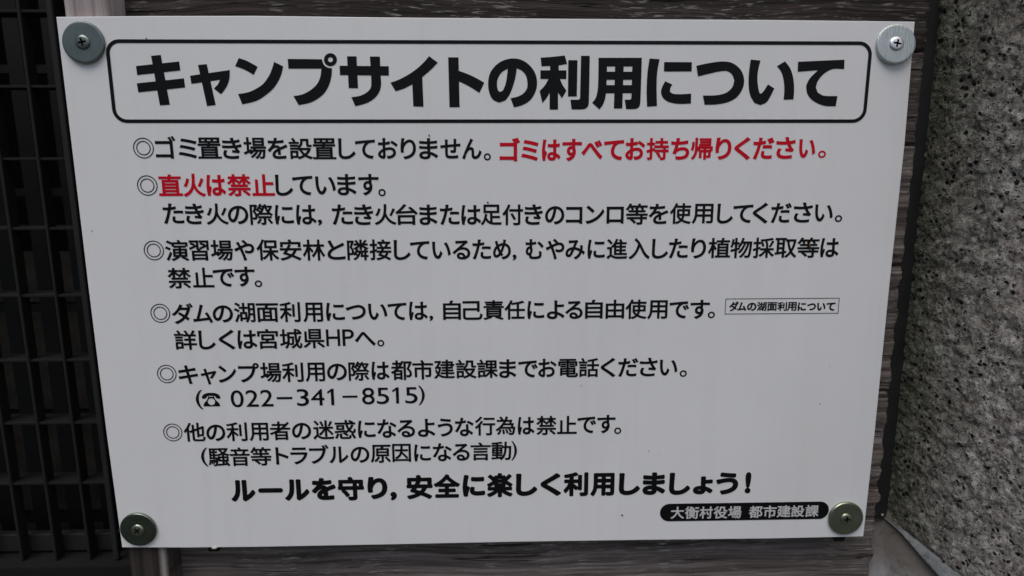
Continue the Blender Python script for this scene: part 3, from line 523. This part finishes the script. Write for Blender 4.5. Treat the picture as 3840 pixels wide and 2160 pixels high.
make_screw('washer_screw', 'bright brushed washer with shiny cross screw, overlapping the right upper edge of sign', .2861, .1841, (R(-7), 0, R(-3)), R(-10), zb, sh, .0140)
make_screw('washer_screw', 'washer and screw coloured with a dark green reflection in the left lower corner of sign', -.2834, -.1835, (R(1), 0, R(0)), R(38), zd, zg, .0142)
make_screw('washer_screw', 'washer and screw coloured with a greenish reflection right beside the black band, right lower corner of sign', .2837, -.1833, (R(0), 0, R(0)), R(4), zg, zg, .0143)

# ------------------------------------------------------------------ boards behind the sign
def fnz(*a): return noise.fractal(Vector(a), .8, 2.1, 4)
def xend(z): return .3252 + .0022 * noise.noise(Vector((z * 75, 3, 1))) * max(.3, 1 - z * 5) + .0009 * noise.noise(Vector((z * 260, 1, 8)))
def board(parent, z0, z1, mat, seed, y0=.026, dep=.022, x0=-.275):
    ridge = .0022 if -.2 < (z0 + z1) / 2 < .12 else .0005
    nx = 110; nz = max(20, int((z1 - z0) / .0011)); vs = []; fs = []
    for j in range(nz + 1):
        z = z0 + (z1 - z0) * j / nz; xe = xend(z)
        ed = min(z - z0, z1 - z); dr = .0016 * max(0, 1 - ed / .0022) ** 2
        for i in range(nx + 1):
            u = i / nx; u = 1 - (1 - u) ** 1.35; x = x0 + (xe - x0) * u
            h = noise.noise(Vector((x * 5, seed, z * 190 + 2.5 * noise.noise(Vector((x * 6, seed, z * 9)))))) + .6 * noise.noise(Vector((x * 14, seed + 4, z * 480)))
            h2 = noise.noise(Vector((x * 9, seed + 9, z * 16)))
            er = .0014 * max(0, 1 - (xe - x) / .002) ** 2
            vs.append((x, y0 - .00035 * h - .0004 * h2 - ridge * noise.noise(Vector((x * 2, seed, z * 88))) + dr + er, z))
    W = nx + 1
    for j in range(nz):
        for i in range(nx):
            a = j * W + i; fs.append((a, a + 1, a + W + 1, a + W))
    # skirt to the back
    ring = [i for i in range(W)] + [j * W + nx for j in range(1, nz + 1)] + [nz * W + i for i in range(nx - 1, -1, -1)] + [j * W for j in range(nz - 1, 0, -1)]
    k = len(vs); vs += [(vs[i][0], y0 + dep, vs[i][2]) for i in ring]; L = len(ring)
    for i in range(L):
        j = (i + 1) % L; fs.append((ring[j], ring[i], k + i, k + j))
    return mesh('plank', vs, fs, mat, parent, True)
wall = thing('plank_panel', 'weathered horizontal timber boards behind the sign, ending in a ragged edge beside the stone', 'plank wall', (0, .026, -.33))
WD = m_wood('black_weathered_timber', (.011, .009, .0078), (.040, .031, .027), (.125, .104, .092), seed=1, pale=.48)
WM = m_wood('grey_brown_weathered_timber', (.045, .036, .031), (.19, .155, .138), (.44, .39, .355), seed=2, pale=.62)
WL = m_wood('silvery_weathered_timber', (.050, .039, .035), (.21, .175, .162), (.45, .40, .38), seed=3, pale=.7)
G = .0007
WT = m_wood('dark_brown_weathered_timber', (.022, .017, .015), (.085, .067, .060), (.21, .18, .16), seed=5, pale=.45)
for (a, b), mt, sd_ in [((.183, .300), WD, 1), ((.114, .183), WT, 2), ((.020, .114), WM, 3), ((-.085, .020), WM, 4), ((-.199, -.085), WM, 5), ((-.330, -.199), WL, 6)]:
    board(wall, a + G, b - G, mt, sd_ * 7.3)
# upright at the left end
post = thing('timber_post', 'pale upright timber behind the left edge of the sign with a shaded side', 'post', (-.281, .02, -.34))
nx, nz = 34, 140; vs = []; fs = []
for j in range(nz + 1):
    z = -.34 + .66 * j / nz
    for i in range(nx + 1):
        u = i / nx; x = -.2966 + (.0308) * u
        ed = min(u, 1 - u) * .0308; r_ = .0012 * max(0, 1 - ed / .0016) ** 2
        g_ = noise.noise(Vector((x * 620, 3, z * 3)))
        vs.append((x + .0003 * noise.noise(Vector((z * 9, 1, 1))), .0040 + r_ - .00025 * g_, z))
W = nx + 1
for j in range(nz):
    for i in range(nx): a = j * W + i; fs.append((a, a + 1, a + W + 1, a + W))
ring = [i for i in range(W)] + [j * W + nx for j in range(1, nz + 1)] + [nz * W + i for i in range(nx - 1, -1, -1)] + [j * W for j in range(nz - 1, 0, -1)]
k = len(vs); vs += [(vs[i][0], .062, vs[i][2]) for i in ring]; L = len(ring)
for i in range(L): j = (i + 1) % L; fs.append((ring[j], ring[i], k + i, k + j))
def m_post():
    n = NT('streaked_post_timber')
    st = n.noise(n.map((150, 150, 2.2)), 1.5, 4, .6); wv = n.noise(n.map((45, 45, 1.2), loc=(3, 0, 0)), 2.0, 3, .5)
    c = n.ramp(n.math('ADD', n.math('MULTIPLY', st, .55), n.math('MULTIPLY', wv, .5)), (.38, (.14, .11, .105)), (.52, (.34, .285, .28)), (.68, (.48, .43, .425)))
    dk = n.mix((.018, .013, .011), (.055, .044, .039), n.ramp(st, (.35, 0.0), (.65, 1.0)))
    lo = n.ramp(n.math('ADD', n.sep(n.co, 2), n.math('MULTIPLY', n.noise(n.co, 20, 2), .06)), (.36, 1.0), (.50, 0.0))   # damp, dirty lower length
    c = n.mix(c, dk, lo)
    px_ = n.math('ADD', n.sep(n.co, 0), n.math('MULTIPLY', n.math('SUBTRACT', n.noise(n.map((1, 1, 30)), 1.0, 3), .5), .0035))
    sk = n.math('MULTIPLY', n.ramp(n.math('ABSOLUTE', n.math('SUBTRACT', px_, .0118)), (.0007, 1.0), (.0014, 0.0)), lo)
    c = n.mix(c, (.42, .38, .36), n.math('MULTIPLY', sk, .75))
    return n.set(color=c, rough=.8, spec=.25).bump(n.math('ADD', st, wv), .0009, 1).m
mesh('upright', vs, fs, m_post(), post, True)
for x, w_ in ((-.2283, .0045), (.2833, .0045)):
    o = mesh('spacer_block', *box(x - w_, x + w_, .0032, .0255, -.2072, -.190), M['sill'], None, off=(x, .014, -.215))
    bevel_obj(o, .001, 1)
    tag(o, 'small dark spacer block peeping out under the sign near its %s' % ('left lower washer' if x < 0 else 'right lower washer'), 'spacer', 'spacer blocks behind the sign')

# ------------------------------------------------------------------ stone pillar on the right
pil = thing('stone_pillar', 'rough pitted grey stone pillar standing to the right of the sign', 'stone pillar', (.45, -.05, -.34))
def xface(y, z):
    return .3462 + .35 * (.05 - y) - (z + .2) * .0085
vs = []; fs = []; ny, nz = 190, 400; Y0, Y1, Z1 = .062, -.105, .34
for j in range(nz + 1):
    for i in range(ny + 1):
        y = Y0 + (Y1 - Y0) * i / ny; Z0 = -.2130 + .205 * (y - .0403); z = Z0 + (Z1 - Z0) * j / nz
        if j == 0: z += .0012 * noise.noise(Vector((y * 120, 2, 2)))
        P_ = Vector((0, y, z))
        h = .0019 * fnz(5, y * 85, z * 85) + .0009 * noise.noise(P_ * 320) + .0010 * noise.noise(P_ * 14)
        vd, vp = noise.voronoi(P_ * 110 + Vector((4.4, 0, 0)))
        if vd[0] < .30 and noise.noise(vp[0] * .9) > .12: h -= .0018 * (1 - vd[0] / .30)
        e = max(0, 1 - (Y0 - y) / .012) ** 2 * .004 + max(0, 1 - (z - Z0) / .006) ** 2 * .0018
        vs.append((xface(y, z) - h + e, y, z))
W = ny + 1
for j in range(nz):
    for i in range(ny): a = j * W + i; fs.append((a, a + 1, a + W + 1, a + W))
ring = [i for i in range(W)] + [j * W + ny for j in range(1, nz + 1)] + [nz * W + i for i in range(ny - 1, -1, -1)] + [j * W for j in range(nz - 1, 0, -1)]
k = len(vs); vs += [(.60, vs[i][1], vs[i][2]) for i in ring]; L = len(ring)
for i in range(L): j = (i + 1) % L; fs.append((ring[j], ring[i], k + i, k + j))
fs.append(tuple(range(k, k + L)))
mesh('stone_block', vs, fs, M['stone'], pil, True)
# mortar bed under the block: a chamfered lip with a wavy lower edge
vs = []; fs = []; n_ = 60
for i in range(n_ + 1):
    y = .054 - .165 * i / n_
    wv = .0010 * noise.noise(Vector((y * 70, 1, 1))) + .0006 * noise.noise(Vector((y * 200, 1, 5)))
    zs = -.2120 + .205 * (y - .0403); zc = -.2112 + .50 * (y - .0390) + wv * 1.2
    xs = xface(y, zs); zc = min(zc, zs - .0006)
    prof = [(xs + .008, zs + .001), (xs + .0012, zs), (xs - .0006, zs - .0010 + .25 * wv), (xs - .0030 + wv * .5, zc + .0018), (xs - .0035 + wv * .5, zc + .0004), (xs + .010, zc - .0010)]
    vs += [(a, y, b) for a, b in prof]
for i in range(n_):
    for q in range(5): a = i * 6 + q; fs.append((a, a + 1, a + 7, a + 6))
mesh('mortar_bed', vs, fs, M['mortar'], pil, True)
# joint filler between boards and stone
vs = []; fs = []; n_ = 90
for i in range(n_ + 1):
    z = -.2105 + .54 * i / n_
    wv = .0006 * noise.noise(Vector((z * 30, 7, 1)))
    vs += [(.300, .050, z), (.326, .0475 + wv, z), (.334, .0445 + wv, z), (.341 + wv, .0440, z), (.352, .048, z)]
for i in range(n_):
    for q in range(4): a = i * 5 + q; fs.append((a, a + 1, a + 6, a + 5))
mesh('joint_filler', vs, fs, M['filler'], pil, True)
# battered concrete base
vs = []; fs = []; nu, nv = 90, 50
for j in range(nv + 1):
    t_ = j / nv
    for i in range(nu + 1):
        x = .300 + .12 * i / nu
        y = .054 - .050 * t_ - 1.62 * max(0, x - .3435); z = -.2010 - .144 * t_
        h = .0007 * noise.noise(Vector((x * 90, 2, z * 90))) + .0010 * noise.noise(Vector((x * 30, 5, z * 30)))
        vs.append((x, y - h, z))
for j in range(nv):
    for i in range(nu): a = j * (nu + 1) + i; fs.append((a, a + nu + 1, a + nu + 2, a + 1))
base = thing('concrete_base', 'smooth stained concrete footing under the stone pillar beside the boards', 'concrete base', (.45, .06, -.34))
mesh('footing', vs, fs, M['concrete'], base, True)
tag(blob('pebble', .3402, -.2052, .0011, .0013, .0010, m_paint('pale_pebble', (.55, .5, .42), .7), None, .3, .0415, 8), 'tiny pale pebble lodged in the dark joint above the concrete base', 'pebble')

# ------------------------------------------------------------------ grille in the dark opening on the left
gr = thing('metal_grille', 'dark steel grille in the shadowed opening left of the sign', 'grille', (-.56, .11, -.2633))
def shared(name, vs, fs, mat, spots, parent, bev=0):
    first = None
    for p in spots:
        if first is None:
            first = mesh(name, [(a[0], a[1], a[2]) for a in vs], fs, mat, parent, off=(0, 0, 0)); o = first
            if bev: bevel_obj(first, bev, 1)
        else:
            o = first.copy(); COL.objects.link(o); o.parent = parent
        o.location = Vector((p[0], p[1], p[2])) - Vector((parent.location.x, parent.location.y, parent.location.z - UP))
shared('upright_bar', *box(0, .0028, 0, .0125, -.2725, .32), M['steel'], [(-.3902 - .0318 * k, .100, 0) for k in range(12)], gr, .0006)
shared('cross_bar', *box(-.37, .195, 0, .0225, -.0012, .0012), M['grille'], [(-.56, .1014, .2234 + .0597 * k) for k in (1, 0, -1, -2, -3, -4, -5, -6, -7)], gr, .0004)
bevel_obj(mesh('frame_stile', *box(-.3655, -.3602, .0985, .1030, -.2720, .32), M['stile'], gr), .0008, 1)
bevel_obj(mesh('frame_rail', *box(-.95, -.3670, .1135, .1220, -.2710, -.2530), M['stile'], gr), .0008, 1)
inn = thing('slat_screen', 'row of nearly black upright slats standing behind the steel grille', 'screen', (-.6, .21, -.35))
shared('slat', *box(-.0075, .0075, 0, .008, -.34, .32), M['slat'], [(-.4615 - .0365 * k, .200, 0) for k in range(-1, 13)], inn)
shared('slat_rail', *box(-.50, .20, 0, .014, -.004, .004), M['slat'], [(-.6, .209, z) for z in (.19, .07, -.05, -.17, -.29)], inn)
bd = mesh('inner_board', *box(-1.2, -.30, .35, .37, -.50, -.012), M['inner'], None, off=(-.75, .36, -.5))
tag(bd, 'dim brownish board low in the opening, far behind the steel grille', 'board')
sl = mesh('sill_beam', *box(-1.0, -.3000, .092, .16, -.46, -.2735), M['sill'], None, off=(-.65, .12, -.46)); bevel_obj(sl, .002, 2)
tag(sl, 'very dark timber sill beam below the steel grille', 'beam')
# chamber walls added behind to keep sky light out, shade painted near-black
x0, x1, y0, y1, z0, z1 = -1.25, .62, .066, .75, -.60, .55
cv = [(x0, y0, z0), (x1, y0, z0), (x1, y1, z0), (x0, y1, z0), (x0, y0, z1), (x1, y0, z1), (x1, y1, z1), (x0, y1, z1)]
ch = mesh('wall', cv, [(0, 1, 2, 3), (7, 6, 5, 4), (1, 5, 6, 2), (2, 6, 7, 3), (3, 7, 4, 0)], M['void']); tag(ch, 'near-black walls added round the dark opening behind the grille against sky light', kind='structure')
# ground out of view, toned dark and greenish for the washer reflections
gd = mesh('ground', [(-60, -60, -1), (60, -60, -1), (60, 60, -1), (-60, 60, -1)], [(0, 1, 2, 3)], M['soil']); tag(gd, 'gravel ground out of view, toned dark for the washer reflections', kind='structure')
